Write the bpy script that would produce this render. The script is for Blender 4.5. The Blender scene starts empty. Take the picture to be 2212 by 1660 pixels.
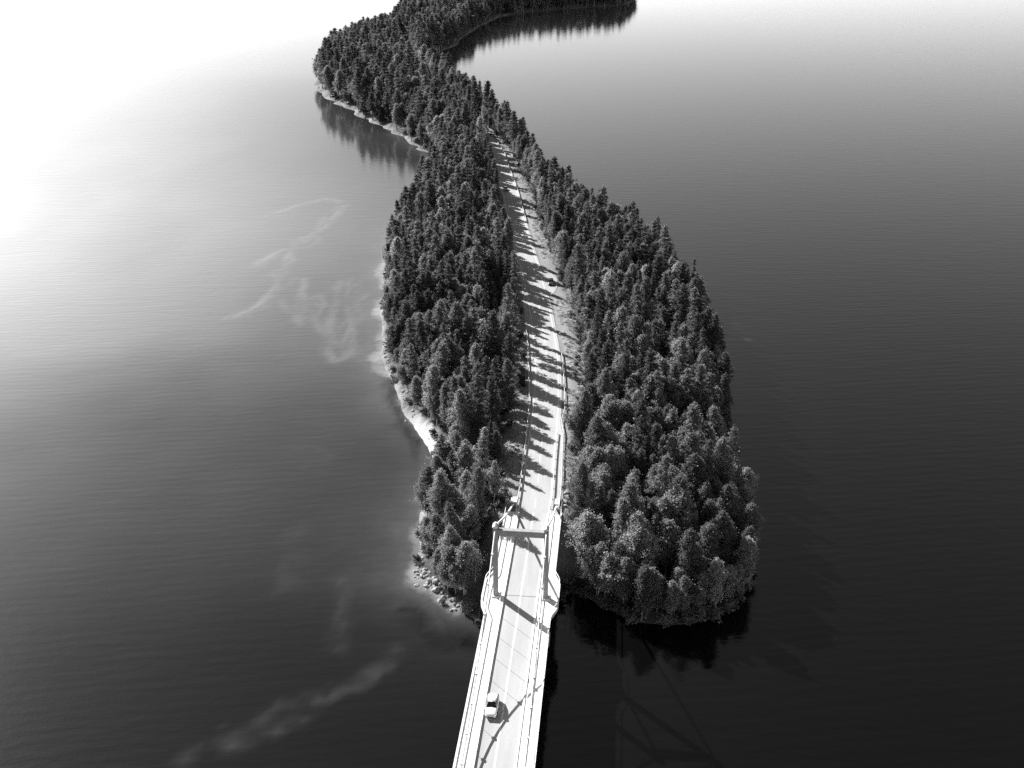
import bpy, bmesh, math, random
import numpy as np
from mathutils import Vector, Matrix
random.seed(7); rng = np.random.default_rng(11)
S = bpy.context.scene
COL = S.collection

# ------------------------------------------------------------------ camera, sky, sun, exposure
PITCH = 24.53
cam_d = bpy.data.cameras.new('camera'); cam = bpy.data.objects.new('camera', cam_d); COL.objects.link(cam)
cam.location = (0, 0, 114.0); cam.rotation_euler = (math.radians(90 - PITCH), 0, 0)
cam_d.sensor_width = 36.0; cam_d.lens = 36.0 * 2200.0 / 2212.0
cam_d.clip_start = 0.5; cam_d.clip_end = 60000.0
S.camera = cam

SUN_EL, SUN_AZ = 31.0, -41.0                      # azimuth measured from +Y towards +X
w = bpy.data.worlds.new('World'); S.world = w; w.use_nodes = True
nt = w.node_tree; nt.nodes.clear()
sky = nt.nodes.new('ShaderNodeTexSky'); sky.sky_type = 'NISHITA'; sky.sun_disc = False
sky.sun_elevation = math.radians(SUN_EL); sky.sun_rotation = math.radians(SUN_AZ)
sky.altitude = 100; sky.air_density = 0.75; sky.dust_density = 0.25; sky.ozone_density = 1.0
bw = nt.nodes.new('ShaderNodeSeparateColor'); bg = nt.nodes.new('ShaderNodeBackground'); wo = nt.nodes.new('ShaderNodeOutputWorld')
bg.inputs[1].default_value = 0.112
nt.links.new(sky.outputs[0], bw.inputs[0]); nt.links.new(bw.outputs[0], bg.inputs[0]); nt.links.new(bg.outputs[0], wo.inputs[0])

sun_d = bpy.data.lights.new('sun', 'SUN'); sun_d.energy = 5.0; sun_d.angle = math.radians(0.53); sun_d.color = (1, 1, 1)
sun = bpy.data.objects.new('sun', sun_d); COL.objects.link(sun); sun.location = (-60, 60, 80)
_e, _a = math.radians(SUN_EL), math.radians(SUN_AZ)
SUNV = Vector((math.sin(_a) * math.cos(_e), math.cos(_a) * math.cos(_e), math.sin(_e)))
sun.rotation_euler = SUNV.to_track_quat('Z', 'Y').to_euler()
S.view_settings.view_transform = 'Standard'; S.view_settings.look = 'None'
S.view_settings.exposure = 1.3; S.view_settings.gamma = 1.0
S.render.engine = 'CYCLES'
S.cycles.max_bounces = 6; S.cycles.diffuse_bounces = 3; S.cycles.glossy_bounces = 3; S.cycles.transmission_bounces = 4
S.cycles.transparent_max_bounces = 6; S.cycles.sample_clamp_indirect = 6.0
S.cycles.use_denoising = False

# ------------------------------------------------------------------ outlines of the place (metres; lake level is z = 0)
SHORE = [(-3.6, 147.5), (-6.3, 147.5), (-8.9, 150.1), (-12.0, 153.6), (-14.3, 156.4), (-16.7, 160.0), (-18.2, 165.0), (-18.6, 171.8), (-19.0, 180.4), (-19.4, 187.7), (-18.8, 195.6), (-17.5, 202.2), (-19.7, 211.7), (-22.6, 220.0), (-25.4, 226.2), (-28.6, 238.2), (-32.3, 252.8), (-35.7, 264.0), (-38.3, 277.7), (-40.3, 298.7), (-42.5, 320.3), (-44.2, 339.5), (-45.4, 363.7), (-45.0, 394.3), (-42.4, 433.6), (-40.3, 471.3), (-39.9, 505.0), (-40.6, 529.6), (-47.7, 551.6), (-69.4, 603.9), (-87.9, 643.0), (-108.8, 687.1), (-127.2, 729.0), (-139.8, 764.8), (-147.4, 796.8), (-152.3, 855.3), (-149.8, 951.4), (-134.1, 1007.5), (-124.8, 1095.8), (-132.7, 1232.0), (-137.0, 1364.0), (-150.5, 1594.9), (-157.4, 1795.7), (-145.9, 2209.4), (44.5, 2391.8), (194.9, 2052.4), (200.5, 1841.9), (196.1, 1730.5), (179.2, 1640.9), (164.4, 1577.2), (128.6, 1551.3), (94.0, 1526.3), (60.4, 1502.0), (27.6, 1463.1), (-3.6, 1411.9), (-26.3, 1331.7), (-40.4, 1232.0), (-49.1, 1160.1), (-56.4, 1066.2), (-66.4, 1003.8), (-74.6, 944.8), (-76.0, 895.0), (-65.9, 828.9), (-48.9, 758.2), (-29.2, 683.5), (-15.2, 639.8), (-1.6, 580.6), (10.3, 513.3), (19.5, 449.7), (31.7, 414.9), (44.9, 375.4), (56.4, 344.6), (60.1, 294.7), (58.4, 262.3), (56.3, 238.2), (52.8, 217.6), (50.4, 199.7), (48.9, 185.8), (47.2, 173.4), (45.1, 162.3), (41.9, 154.3), (36.0, 148.8), (27.4, 146.6), (22.6, 147.5), (17.2, 151.9), (13.4, 155.7), (10.3, 157.1), (7.1, 153.6), (2.0, 146.8)]
BR_TH = math.radians(5.76); BR_O = (1.475, 142.95)        # bridge heading and the point midway between the pylon feet
BA = (math.sin(BR_TH), math.cos(BR_TH)); BRT = (math.cos(BR_TH), -math.sin(BR_TH))
ABUT = 27.0                                           # the deck ends 27 m beyond the pylon
DECK = 9.0
ROAD = [(BR_O[0] + BA[0] * s, BR_O[1] + BA[1] * s) for s in (ABUT - 0.2, ABUT + 8)] + [(6.0, 192.6), (7.3, 209.0), (8.2, 222.1), (8.9, 239.3), (9.2, 254.7), (8.9, 268.3), (8.5, 283.4), (7.8, 301.4), (6.6, 321.0), (5.6, 335.0), (3.7, 361.0), (2.3, 382.1), (-1.2, 439.0), (-4.8, 481.8), (-7.7, 517.8), (-15.1, 561.5), (-29.1, 616.2), (-51.0, 695.1), (-77.7, 821.3), (-96.1, 980.0), (-89.5, 1182.1), (-62.1, 1367.5), (-3.9, 1525.7), (101.1, 1649.0)]
FILMS = [[(-73.1, 437.5), (-75.1, 418.5), (-77.3, 397.6), (-82.3, 384.6), (-83.0, 360.8), (-80.9, 334.5), (-82.0, 311.3), (-87.9, 298.7)], [(-102.0, 425.9), (-93.1, 441.5), (-84.2, 449.7), (-75.7, 441.5)], [(-59.7, 337.0), (-57.9, 320.3), (-56.7, 298.7), (-53.5, 283.2), (-51.5, 277.7)], [(-55.8, 334.5), (-54.0, 320.3), (-52.3, 313.5)], [(-58.2, 298.7), (-54.0, 279.5), (-50.7, 265.6), (-47.8, 272.4), (-47.8, 286.9), (-50.9, 298.7), (-50.3, 315.7)], [(-81.9, 339.5), (-74.5, 311.3), (-69.8, 302.8)], [(-63.9, 294.7), (-70.0, 311.3), (-64.0, 320.3)], [(-64.0, 320.3), (-61.8, 298.7), (-56.9, 286.9)], [(-72.2, 339.5), (-68.5, 311.3), (-67.6, 298.7)], [(-50.0, 313.5), (-49.5, 298.7), (-49.5, 279.5)], [(-47.1, 320.3), (-50.0, 313.5)], [(-82.0, 311.3), (-79.4, 320.3), (-75.4, 339.5)], [(-79.0, 418.5), (-80.5, 384.6), (-88.2, 369.4), (-94.1, 349.9)]]
BARS = [[(-47.5, 114.1), (-42.8, 118.8), (-38.4, 121.2), (-33.2, 124.3), (-30.2, 127.9), (-26.4, 132.3), (-20, 140)], [(-31.8, 160.8), (-30.5, 149.5), (-30.7, 140.5)], [(-45.5, 176.9), (-41.6, 163.8), (-41.6, 155.0)], [(-51.5, 215.2), (-45.0, 209.4), (-42.6, 201.8)]]
BARS_R = [[(60.5, 330), (63.5, 312), (66, 296), (70, 280)]]
WEEDS = [[(-33.6, 251.8), (-31.3, 242.1), (-29.0, 232.4), (-26.7, 222.7), (-23.9, 215.4)], [(-20.2, 149.8), (-13.8, 146.2), (-8.3, 142.6)]]

def catmull(P, step, closed=False):
    P = [np.array(p, float) for p in P]; n = len(P); out = []
    for i in range(n if closed else n - 1):
        p1, p2 = P[i], P[(i + 1) % n]
        p0 = P[(i - 1) % n] if closed or i > 0 else 2 * p1 - p2
        p3 = P[(i + 2) % n] if closed or i + 2 < n else 2 * p2 - p1
        k = max(1, int(np.linalg.norm(p2 - p1) / step))
        for j in range(k):
            t = j / k
            out.append(0.5 * (2 * p1 + (p2 - p0) * t + (2 * p0 - 5 * p1 + 4 * p2 - p3) * t * t + (3 * p1 - p0 - 3 * p2 + p3) * t ** 3))
    if not closed: out.append(P[-1])
    return np.array(out)

def vnoise(x, y, seed=0):                             # smooth value noise, about -1..1
    x = np.asarray(x, float); y = np.asarray(y, float)
    xi = np.floor(x).astype(np.int64); yi = np.floor(y).astype(np.int64); fx = x - xi; fy = y - yi
    def h(a, b):
        n = (a * 374761393 + b * 668265263 + seed * 974711) & 0x7fffffff
        n = ((n ^ (n >> 13)) * 1274126177) & 0x7fffffff
        return ((n ^ (n >> 16)) & 0xffff) / 32767.5 - 1
    ux = fx * fx * (3 - 2 * fx); uy = fy * fy * (3 - 2 * fy)
    return (h(xi, yi) * (1 - ux) + h(xi + 1, yi) * ux) * (1 - uy) + (h(xi, yi + 1) * (1 - ux) + h(xi + 1, yi + 1) * ux) * uy
def fbm(x, y, seed=0, o=4):
    return sum(vnoise(x * 2 ** k, y * 2 ** k, seed + k) * 0.5 ** k for k in range(o))

SH = catmull(SHORE, 3.0, True)
_k = np.arange(len(SH)); _far = np.clip((SH[:, 1] - 60) / 400, .25, 2.0)
_t = np.roll(SH, -1, 0) - np.roll(SH, 1, 0); _n = np.stack([-_t[:, 1], _t[:, 0]], 1) / (np.linalg.norm(_t, axis=1)[:, None] + 1e-6)
SH = SH + _n * (fbm(SH[:, 0] / 9, SH[:, 1] / 9, 3)[:, None] * 1.6 * _far[:, None])
RD = catmull(ROAD, 2.0)
RT = np.gradient(RD, axis=0); RT /= np.linalg.norm(RT, axis=1)[:, None]; RN = np.stack([RT[:, 1], -RT[:, 0]], 1)   # RN points to the right
RS = np.concatenate([[0], np.cumsum(np.linalg.norm(np.diff(RD, axis=0), axis=1))])
def road_z(s):
    return np.interp(s, [0, 10, 54, 133, 400, 850, 2400], [DECK, DECK - .15, 7.6, 6.8, 6.3, 7.5, 8.5])
RZ = road_z(RS)

def seg_dist(px, py, L, closed=False):
    """distance of points to a polyline, with the nearest segment's index"""
    A = L; B = np.roll(L, -1, 0)
    if not closed: A, B = L[:-1], L[1:]
    best = np.full(px.shape, 1e9); idx = np.zeros(px.shape, int)
    for i in range(len(A)):
        ax, ay = A[i]; dx, dy = B[i] - A[i]; l2 = dx * dx + dy * dy + 1e-9
        t = np.clip(((px - ax) * dx + (py - ay) * dy) / l2, 0, 1)
        d = (px - ax - t * dx) ** 2 + (py - ay - t * dy) ** 2
        m = d < best; best = np.where(m, d, best); idx = np.where(m, i, idx)
    return np.sqrt(best), idx
def inside(px, py, P):
    c = np.zeros(px.shape, bool); n = len(P)
    for i in range(n):
        x1, y1 = P[i]; x2, y2 = P[(i + 1) % n]
        if y1 == y2: continue
        m = ((y1 > py) != (y2 > py)) & (px < (x2 - x1) * (py - y1) / (y2 - y1) + x1)
        c ^= m
    return c
def shore_sd(px, py):
    d, _ = seg_dist(px, py, SH, True)
    return np.where(inside(px, py, SH), d, -d)
def road_off(px, py):
    d, i = seg_dist(px, py, RD)
    v = (px - RD[i, 0]) * RN[i, 0] + (py - RD[i, 1]) * RN[i, 1]
    return np.where(v > 0, d, -d), RZ[i], RS[i]
def smooth(a, b, x):
    t = np.clip((x - a) / (b - a), 0, 1); return t * t * (3 - 2 * t)

# ------------------------------------------------------------------ node materials (the photograph is black and white, so every colour is a grey)
def mat(name):
    m = bpy.data.materials.new(name); m.use_nodes = True; t = m.node_tree; t.nodes.clear()
    o = t.nodes.new('ShaderNodeOutputMaterial'); return m, t, o
def N(t, typ, **kw):
    n = t.nodes.new('ShaderNode' + typ)
    for k, v in kw.items():
        if k.startswith('i_'):
            key = k[2:]; key = int(key) if key.isdigit() else key
            n.inputs[key].default_value = v
        else: setattr(n, k, v)
    return n
def grey(v): return (v, v, v, 1)
def ramp(t, src, stops):
    r = N(t, 'ValToRGB'); e = r.color_ramp.elements
    while len(e) < len(stops): e.new(0.5)
    for el, (p, v) in zip(e, stops): el.position = p; el.color = grey(v)
    t.links.new(src, r.inputs[0]); return r.outputs[0]
def coords(t, kind='Object'): return N(t, 'TexCoord').outputs[kind]
def simple(name, v, rough=0.6, var=0.15, scale=3.0, metal=0.0, bump=0.0, coat=0.0):
    m, t, o = mat(name); b = N(t, 'BsdfPrincipled'); b.inputs['Roughness'].default_value = rough; b.inputs['Metallic'].default_value = metal
    b.inputs['Coat Weight'].default_value = coat
    nz = N(t, 'TexNoise', i_Scale=scale, i_Detail=5.0, i_Roughness=0.6); t.links.new(coords(t), nz.inputs['Vector'])
    c = ramp(t, nz.outputs['Fac'], [(0.3, v * (1 - var)), (0.7, min(1, v * (1 + var)))])
    t.links.new(c, b.inputs['Base Color'])
    if bump:
        bp = N(t, 'Bump', i_Strength=bump, i_Distance=0.05); t.links.new(nz.outputs['Fac'], bp.inputs['Height']); t.links.new(bp.outputs[0], b.inputs['Normal'])
    t.links.new(b.outputs[0], o.inputs[0]); return m
M = {}
M['concrete'] = simple('pale_concrete', 0.68, 0.8, 0.10, 1.2, bump=0.2)
M['pylon'] = simple('pylon_concrete', 0.27, 0.75, 0.14, 1.0, bump=0.2)
M['steel'] = simple('galvanised_steel', 0.68, 0.5, 0.10, 4.0)
M['paint'] = simple('road_paint', 0.62, 0.7, 0.12, 2.0)
M['joint'] = simple('joint_rubber', 0.16, 0.7, 0.2, 6.0)
M['rock'] = simple('pale_granite', 0.27, 0.85, 0.5, 1.6, bump=0.5)
M['bark'] = simple('bark', 0.10, 0.9, 0.4, 3.0, bump=0.5)
M['birch_bark'] = simple('birch_bark', 0.42, 0.8, 0.5, 2.0)
M['white_car'] = simple('white_car_paint', 0.80, 0.3, 0.02, 2.0, coat=0.6)
M['dark_car'] = simple('dark_car_paint', 0.03, 0.3, 0.05, 2.0, coat=0.8)
M['glass'] = simple('tinted_glass', 0.015, 0.05, 0.1, 2.0)
M['tyre'] = simple('tyre_rubber', 0.02, 0.85, 0.2, 8.0)
M['rim'] = simple('wheel_rim', 0.45, 0.35, 0.05, 6.0, metal=0.8)
M['lamp'] = simple('lamp_lens', 0.6, 0.1, 0.05, 8.0)
M['trim'] = simple('dark_trim', 0.03, 0.6, 0.1, 8.0)

def asphalt(name, v):
    m, t, o = mat(name); b = N(t, 'BsdfPrincipled'); b.inputs['Roughness'].default_value = 0.85
    co = coords(t)
    n1 = N(t, 'TexNoise', i_Scale=0.35, i_Detail=6.0, i_Roughness=0.65); n2 = N(t, 'TexNoise', i_Scale=14.0, i_Detail=3.0)
    mp = N(t, 'Mapping'); mp.inputs['Scale'].default_value = (1, 0.12, 1)
    t.links.new(co, mp.inputs['Vector']); t.links.new(mp.outputs[0], n1.inputs['Vector']); t.links.new(co, n2.inputs['Vector'])
    mx = N(t, 'Math', operation='MULTIPLY_ADD', i_1=0.4); t.links.new(n2.outputs['Fac'], mx.inputs[0]); t.links.new(n1.outputs['Fac'], mx.inputs[2])
    c = ramp(t, mx.outputs[0], [(0.45, v * .78), (0.95, v * 1.14)])
    t.links.new(c, b.inputs['Base Color']); t.links.new(b.outputs[0], o.inputs[0]); return m
M['asphalt'] = asphalt('worn_pale_asphalt', 0.34)
M['bridge_asphalt'] = asphalt('bridge_asphalt', 0.35)

def foliage(name, v, trans=0.35):
    m, t, o = mat(name)
    oi = N(t, 'ObjectInfo'); geo = N(t, 'NewGeometry'); nz = N(t, 'TexNoise', i_Scale=0.9, i_Detail=2.0)
    t.links.new(coords(t), nz.inputs['Vector'])
    a = N(t, 'MapRange', i_1=0.0, i_2=1.0, i_3=0.5, i_4=1.55); t.links.new(oi.outputs['Random'], a.inputs[0])
    c = N(t, 'MapRange', i_1=0.3, i_2=0.7, i_3=0.75, i_4=1.25); t.links.new(nz.outputs['Fac'], c.inputs[0])
    d = N(t, 'MapRange', i_1=0.0, i_2=1.0, i_3=0.7, i_4=1.3); t.links.new(geo.outputs['Random Per Island'], d.inputs[0])
    p = N(t, 'Math', operation='MULTIPLY'); t.links.new(a.outputs[0], p.inputs[0]); t.links.new(c.outputs[0], p.inputs[1])
    q = N(t, 'Math', operation='MULTIPLY'); t.links.new(p.outputs[0], q.inputs[0]); t.links.new(d.outputs[0], q.inputs[1])
    r = N(t, 'Math', operation='MULTIPLY', i_1=v); t.links.new(q.outputs[0], r.inputs[0])
    df = N(t, 'BsdfDiffuse'); tr = N(t, 'BsdfTranslucent'); gl = N(t, 'BsdfGlossy', i_Roughness=0.45)
    t.links.new(r.outputs[0], df.inputs[0]); t.links.new(r.outputs[0], tr.inputs[0]); gl.inputs[0].default_value = grey(0.25)
    mx = N(t, 'MixShader', i_0=trans); t.links.new(df.outputs[0], mx.inputs[1]); t.links.new(tr.outputs[0], mx.inputs[2])
    m2 = N(t, 'MixShader', i_0=0.05); t.links.new(mx.outputs[0], m2.inputs[1]); t.links.new(gl.outputs[0], m2.inputs[2])
    t.links.new(m2.outputs[0], o.inputs[0]); return m
M['pine'] = foliage('pine_needles', 0.16, 0.45)
M['spruce'] = foliage('spruce_needles', 0.12, 0.42)
M['birch'] = foliage('birch_leaves', 0.25, 0.5)
M['shrub'] = foliage('shrub_leaves', 0.14, 0.4)
M['grassblade'] = foliage('dry_grass', 0.42, 0.4)

def terrain_mat():
    m, t, o = mat('forest_floor'); b = N(t, 'BsdfPrincipled'); b.inputs['Roughness'].default_value = 0.95; b.inputs['Specular IOR Level'].default_value = 0.15
    co = coords(t)
    n1 = N(t, 'TexNoise', i_Scale=0.35, i_Detail=8.0, i_Roughness=0.7); n2 = N(t, 'TexNoise', i_Scale=2.6, i_Detail=5.0, i_Roughness=0.7)
    for n in (n1, n2): t.links.new(co, n.inputs['Vector'])
    floor = ramp(t, n1.outputs['Fac'], [(0.35, 0.04), (0.55, 0.08), (0.72, 0.15)])
    verge = ramp(t, n2.outputs['Fac'], [(0.3, 0.14), (0.5, 0.25), (0.7, 0.36)])
    sand = ramp(t, n2.outputs['Fac'], [(0.35, 0.28), (0.6, 0.48)])
    av = N(t, 'Attribute', attribute_name='verge'); asd = N(t, 'Attribute', attribute_name='sand')
    m1 = N(t, 'MixRGB'); t.links.new(av.outputs['Fac'], m1.inputs[0]); t.links.new(floor, m1.inputs[1]); t.links.new(verge, m1.inputs[2])
    m2 = N(t, 'MixRGB'); t.links.new(asd.outputs['Fac'], m2.inputs[0]); t.links.new(m1.outputs[0], m2.inputs[1]); t.links.new(sand, m2.inputs[2])
    bp = N(t, 'Bump', i_Strength=0.8, i_Distance=0.25); t.links.new(n2.outputs['Fac'], bp.inputs['Height']); t.links.new(bp.outputs[0], b.inputs['Normal'])
    t.links.new(m2.outputs[0], b.inputs['Base Color']); t.links.new(b.outputs[0], o.inputs[0]); return m
M['terrain'] = terrain_mat()

BAND = 0.011
FILM, SWELL, IOR1, R1, R2, MIXF = 0.15, 0.07, 1.38, 0.08, 0.66, 0.26
def water_mat():
    m, t, o = mat('lake_water')
    co = coords(t)
    at = N(t, 'Attribute', attribute_name='shoal'); fl = N(t, 'Attribute', attribute_name='film'); cm = N(t, 'Attribute', attribute_name='calm')
    n0 = N(t, 'TexNoise', i_Scale=0.12, i_Detail=6.0, i_Roughness=0.7); t.links.new(co, n0.inputs['Vector'])
    shv = N(t, 'Math', operation='MULTIPLY'); rr = ramp(t, n0.outputs['Fac'], [(0.3, 0.55), (0.7, 1.0)])
    t.links.new(at.outputs['Fac'], shv.inputs[0]); t.links.new(rr, shv.inputs[1])
    base = ramp(t, shv.outputs[0], [(0.0, 0.0007), (0.5, 0.05), (1.0, 0.28)])
    mx = N(t, 'MixRGB'); flm = N(t, 'Math', operation='MULTIPLY', i_1=FILM); t.links.new(fl.outputs['Fac'], flm.inputs[0])
    t.links.new(flm.outputs[0], mx.inputs[0]); t.links.new(base, mx.inputs[1]); mx.inputs[2].default_value = grey(0.42)
    def shelter(b_, v):           # sheltered water lies flatter
        mr = N(t, 'MapRange', i_1=0.0, i_2=1.0, i_3=v, i_4=v * .2); t.links.new(cm.outputs['Fac'], mr.inputs[0]); t.links.new(mr.outputs[0], b_.inputs['Strength'])
    # ripples: long swell bands, wind waves, fine chop
    def waves(rot, sx, scale, detail, strength, dist, prev=None):
        mp = N(t, 'Mapping'); mp.inputs['Rotation'].default_value = (0, 0, math.radians(rot)); mp.inputs['Scale'].default_value = (sx, 1, 1)
        t.links.new(co, mp.inputs['Vector']); n = N(t, 'TexNoise', i_Scale=scale, i_Detail=detail, i_Roughness=0.55); t.links.new(mp.outputs[0], n.inputs['Vector'])
        b_ = N(t, 'Bump', i_Strength=strength, i_Distance=dist); shelter(b_, strength); t.links.new(n.outputs['Fac'], b_.inputs['Height'])
        if prev is not None: t.links.new(prev, b_.inputs['Normal'])
        return b_.outputs[0]
    wm = N(t, 'Mapping'); wm.inputs['Rotation'].default_value = (0, 0, math.radians(-8)); t.links.new(co, wm.inputs['Vector'])
    wv = N(t, 'TexWave', wave_type='BANDS', bands_direction='Y', i_Scale=0.12, i_Distortion=7.0, i_Detail=4.0); wv.inputs['Detail Scale'].default_value = 0.35; t.links.new(wm.outputs[0], wv.inputs['Vector'])
    wb = N(t, 'Bump', i_Strength=0.5, i_Distance=BAND); t.links.new(wv.outputs['Fac'], wb.inputs['Height'])
    nrm = waves(-9, 0.22, 0.32, 1.0, 0.5, SWELL, wb.outputs[0]); nrm = waves(-14, 0.35, 0.8, 3.0, 0.4, 0.075, nrm); nrm = waves(10, 0.6, 2.6, 2.0, 0.3, 0.03, nrm)
    # two slope populations: smooth facets mirror the sky, steep wavelets spread the sun over a broad glade
    b = N(t, 'BsdfPrincipled'); b.inputs['IOR'].default_value = IOR1; rg = N(t, 'MapRange', i_1=0.0, i_2=1.0, i_3=R1, i_4=0.05)
    t.links.new(cm.outputs['Fac'], rg.inputs[0]); t.links.new(rg.outputs[0], b.inputs['Roughness'])
    g = N(t, 'MixShader'); gd = N(t, 'BsdfDiffuse'); gg = N(t, 'BsdfGlossy', distribution='BECKMANN', i_Roughness=R2); gf = N(t, 'Fresnel', i_IOR=IOR1); gg.inputs[0].default_value = grey(1.0)
    t.links.new(gf.outputs[0], g.inputs[0]); t.links.new(gd.outputs[0], g.inputs[1]); t.links.new(gg.outputs[0], g.inputs[2])
    t.links.new(mx.outputs[0], gd.inputs[0]); t.links.new(nrm, gg.inputs['Normal']); t.links.new(nrm, gf.inputs['Normal'])
    wn = N(t, 'Attribute', attribute_name='wind')
    ms_ = N(t, 'MixShader'); fm_ = N(t, 'MapRange', i_1=0.0, i_2=1.0, i_3=0.03, i_4=MIXF); t.links.new(wn.outputs['Fac'], fm_.inputs[0]); t.links.new(fm_.outputs[0], ms_.inputs[0])
    t.links.new(mx.outputs[0], b.inputs['Base Color']); t.links.new(nrm, b.inputs['Normal'])
    t.links.new(b.outputs[0], ms_.inputs[1]); t.links.new(g.outputs[0], ms_.inputs[2])
    t.links.new(ms_.outputs[0], o.inputs[0]); return m
M['water'] = water_mat()

# ------------------------------------------------------------------ mesh helpers
def mesh_np(name, V, F, mats, smooth_sh=False, mi=None):
    me = bpy.data.meshes.new(name); V = np.asarray(V, np.float32)
    if isinstance(F, np.ndarray):
        k = F.shape[1]; n = len(F)
        me.vertices.add(len(V)); me.vertices.foreach_set('co', V.ravel())
        me.loops.add(n * k); me.loops.foreach_set('vertex_index', F.astype(np.int32).ravel())
        me.polygons.add(n); me.polygons.foreach_set('loop_start', np.arange(0, n * k, k, dtype=np.int32))
    else:
        me.from_pydata([tuple(v) for v in V.tolist()], [], F)
    for m in (mats if isinstance(mats, (list, tuple)) else [mats]): me.materials.append(m)
    if mi is not None: me.polygons.foreach_set('material_index', np.asarray(mi, np.int32))
    if smooth_sh: me.polygons.foreach_set('use_smooth', np.ones(len(me.polygons), bool))
    me.update(calc_edges=True); me.validate(); return me
def link(name, me, parent=None, label=None, cat=None, group=None, kind=None, loc=None):
    o = bpy.data.objects.new(name, me); COL.objects.link(o)
    if parent is not None: o.parent = parent
    if loc is not None: o.location = loc
    if label: o['label'] = label
    if cat: o['category'] = cat
    if group: o['group'] = group
    if kind: o['kind'] = kind
    return o
def thing(name, label, cat, loc=(0, 0, 0), rz=0.0, group=None):
    o = link(name, None, None, label, cat, group, None, loc); o.rotation_euler = (0, 0, rz); return o
class MB:
    def __init__(s): s.V = []; s.F = []
    def add(s, V, F):
        k = len(s.V); s.V += [tuple(v) for v in V]; s.F += [tuple(i + k for i in f) for f in F]; return s
    def box(s, c, d, rz=0.0, taper=1.0):
        x, y, z = [q / 2 for q in d]; P = []
        for sz in (-1, 1):
            k = taper if sz > 0 else 1.0
            for sx, sy in ((-1, -1), (1, -1), (1, 1), (-1, 1)):
                a, b_ = sx * x * k, sy * y * k
                P.append((c[0] + a * math.cos(rz) - b_ * math.sin(rz), c[1] + a * math.sin(rz) + b_ * math.cos(rz), c[2] + sz * z))
        return s.add(P, [(3, 2, 1, 0), (4, 5, 6, 7), (0, 1, 5, 4), (1, 2, 6, 5), (2, 3, 7, 6), (3, 0, 4, 7)])
    def tube(s, pts, rad, n=6):
        pts = [Vector(p) for p in pts]; R = rad if isinstance(rad, (list, tuple)) else [rad] * len(pts); V = []; F = []
        for i, p in enumerate(pts):
            d = (pts[min(i + 1, len(pts) - 1)] - pts[max(i - 1, 0)]).normalized()
            u = d.cross(Vector((0, 0, 1))) if abs(d.z) < 0.95 else d.cross(Vector((1, 0, 0))); u.normalize(); v = d.cross(u)
            for j in range(n):
                a = 2 * math.pi * j / n; V.append(p + (u * math.cos(a) + v * math.sin(a)) * R[i])
        for i in range(len(pts) - 1):
            for j in range(n):
                F.append((i * n + j, i * n + (j + 1) % n, (i + 1) * n + (j + 1) % n, (i + 1) * n + j))
        F.append(tuple(range(n))[::-1]); F.append(tuple(range((len(pts) - 1) * n, len(pts) * n)))
        return s.add(V, F)
    def sweep(s, pts, prof, right):
        """profile (offset to the right, height) swept along 3-D points with per-point right vectors"""
        n = len(prof); V = []; F = []
        for p, r in zip(pts, right):
            for a, h in prof: V.append((p[0] + r[0] * a, p[1] + r[1] * a, p[2] + h))
        for i in range(len(pts) - 1):
            for j in range(n):
                F.append((i * n + j, (i + 1) * n + j, (i + 1) * n + (j + 1) % n, i * n + (j + 1) % n))
        F.append(tuple(range(n))); F.append(tuple(range((len(pts) - 1) * n, len(pts) * n))[::-1])
        return s.add(V, F)
    def mesh(s, name, m, sm=False): return mesh_np(name, s.V, s.F, m, sm)
    def build(s, name, m, parent=None, sm=False, **kw): return link(name, s.mesh(name, m, sm), parent, **kw)

def set_attr(me, name, vals):
    a = me.attributes.new(name, 'FLOAT', 'POINT'); a.data.foreach_set('value', np.asarray(vals, np.float32))
def axis(dense0, dense1, step, lo, hi, grow=1.12):
    a = list(np.arange(dense0, dense1 + 1e-6, step)); s = step
    while a[-1] < hi: s *= grow; a.append(min(a[-1] + s, hi))
    s = step; b = []; x = dense0
    while x > lo: s *= grow; x = max(x - s, lo); b.append(x)
    return np.array(b[::-1] + a)
def grid(xs, ys):
    X, Y = np.meshgrid(xs, ys); nx, ny = len(xs), len(ys)
    i = np.arange(nx * ny).reshape(ny, nx)
    F = np.stack([i[:-1, :-1].ravel(), i[:-1, 1:].ravel(), i[1:, 1:].ravel(), i[1:, :-1].ravel()], 1)
    return X.ravel(), Y.ravel(), F

# ------------------------------------------------------------------ lake
xs = axis(-115, 70, 1.25, -30000, 30000, 1.16); ys = axis(98, 455, 1.4, -3000, 45000, 1.13)
X, Y, F = grid(xs, ys)
near = (Y > 90) & (Y < 620) & (X > -180) & (X < 105)
shoal = np.zeros(len(X)); film = np.zeros(len(X))
xn, yn = X[near], Y[near]
sd = -shore_sd(xn, yn) + fbm(xn / 14, yn / 14, 21) * 1.8
left = smooth(6, -6, xn)
sh = 1.15 * np.exp(-np.clip(sd, 0, 99) / 4.0) * (0.05 + 0.95 * left) + 0.34 * np.exp(-np.clip(sd, 0, 99) / 16) * left
sh *= np.interp(yn, [111, 145, 160, 174, 190, 220, 244, 354, 439], [.15, .3, .95, .8, .45, .6, .8, .8, .5])
wx = xn + fbm(xn / 6, yn / 6, 31) * 2.0; wy = yn + fbm(xn / 6, yn / 6, 37) * 3.0
for L, wd, am in zip(BARS, (1.7, 1.8, 2.4, 2.4), (.28, .14, .10, .10)):
    d, _ = seg_dist(wx, wy, catmull(L, 3)); sh += am * np.exp(-(d / wd) ** 2) * (0.65 + .5 * fbm(xn / 3, yn / 3, 5))
for L in BARS_R:
    d, _ = seg_dist(wx, wy, catmull(L, 3)); sh += .14 * np.exp(-(d / 2.2) ** 2)
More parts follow.
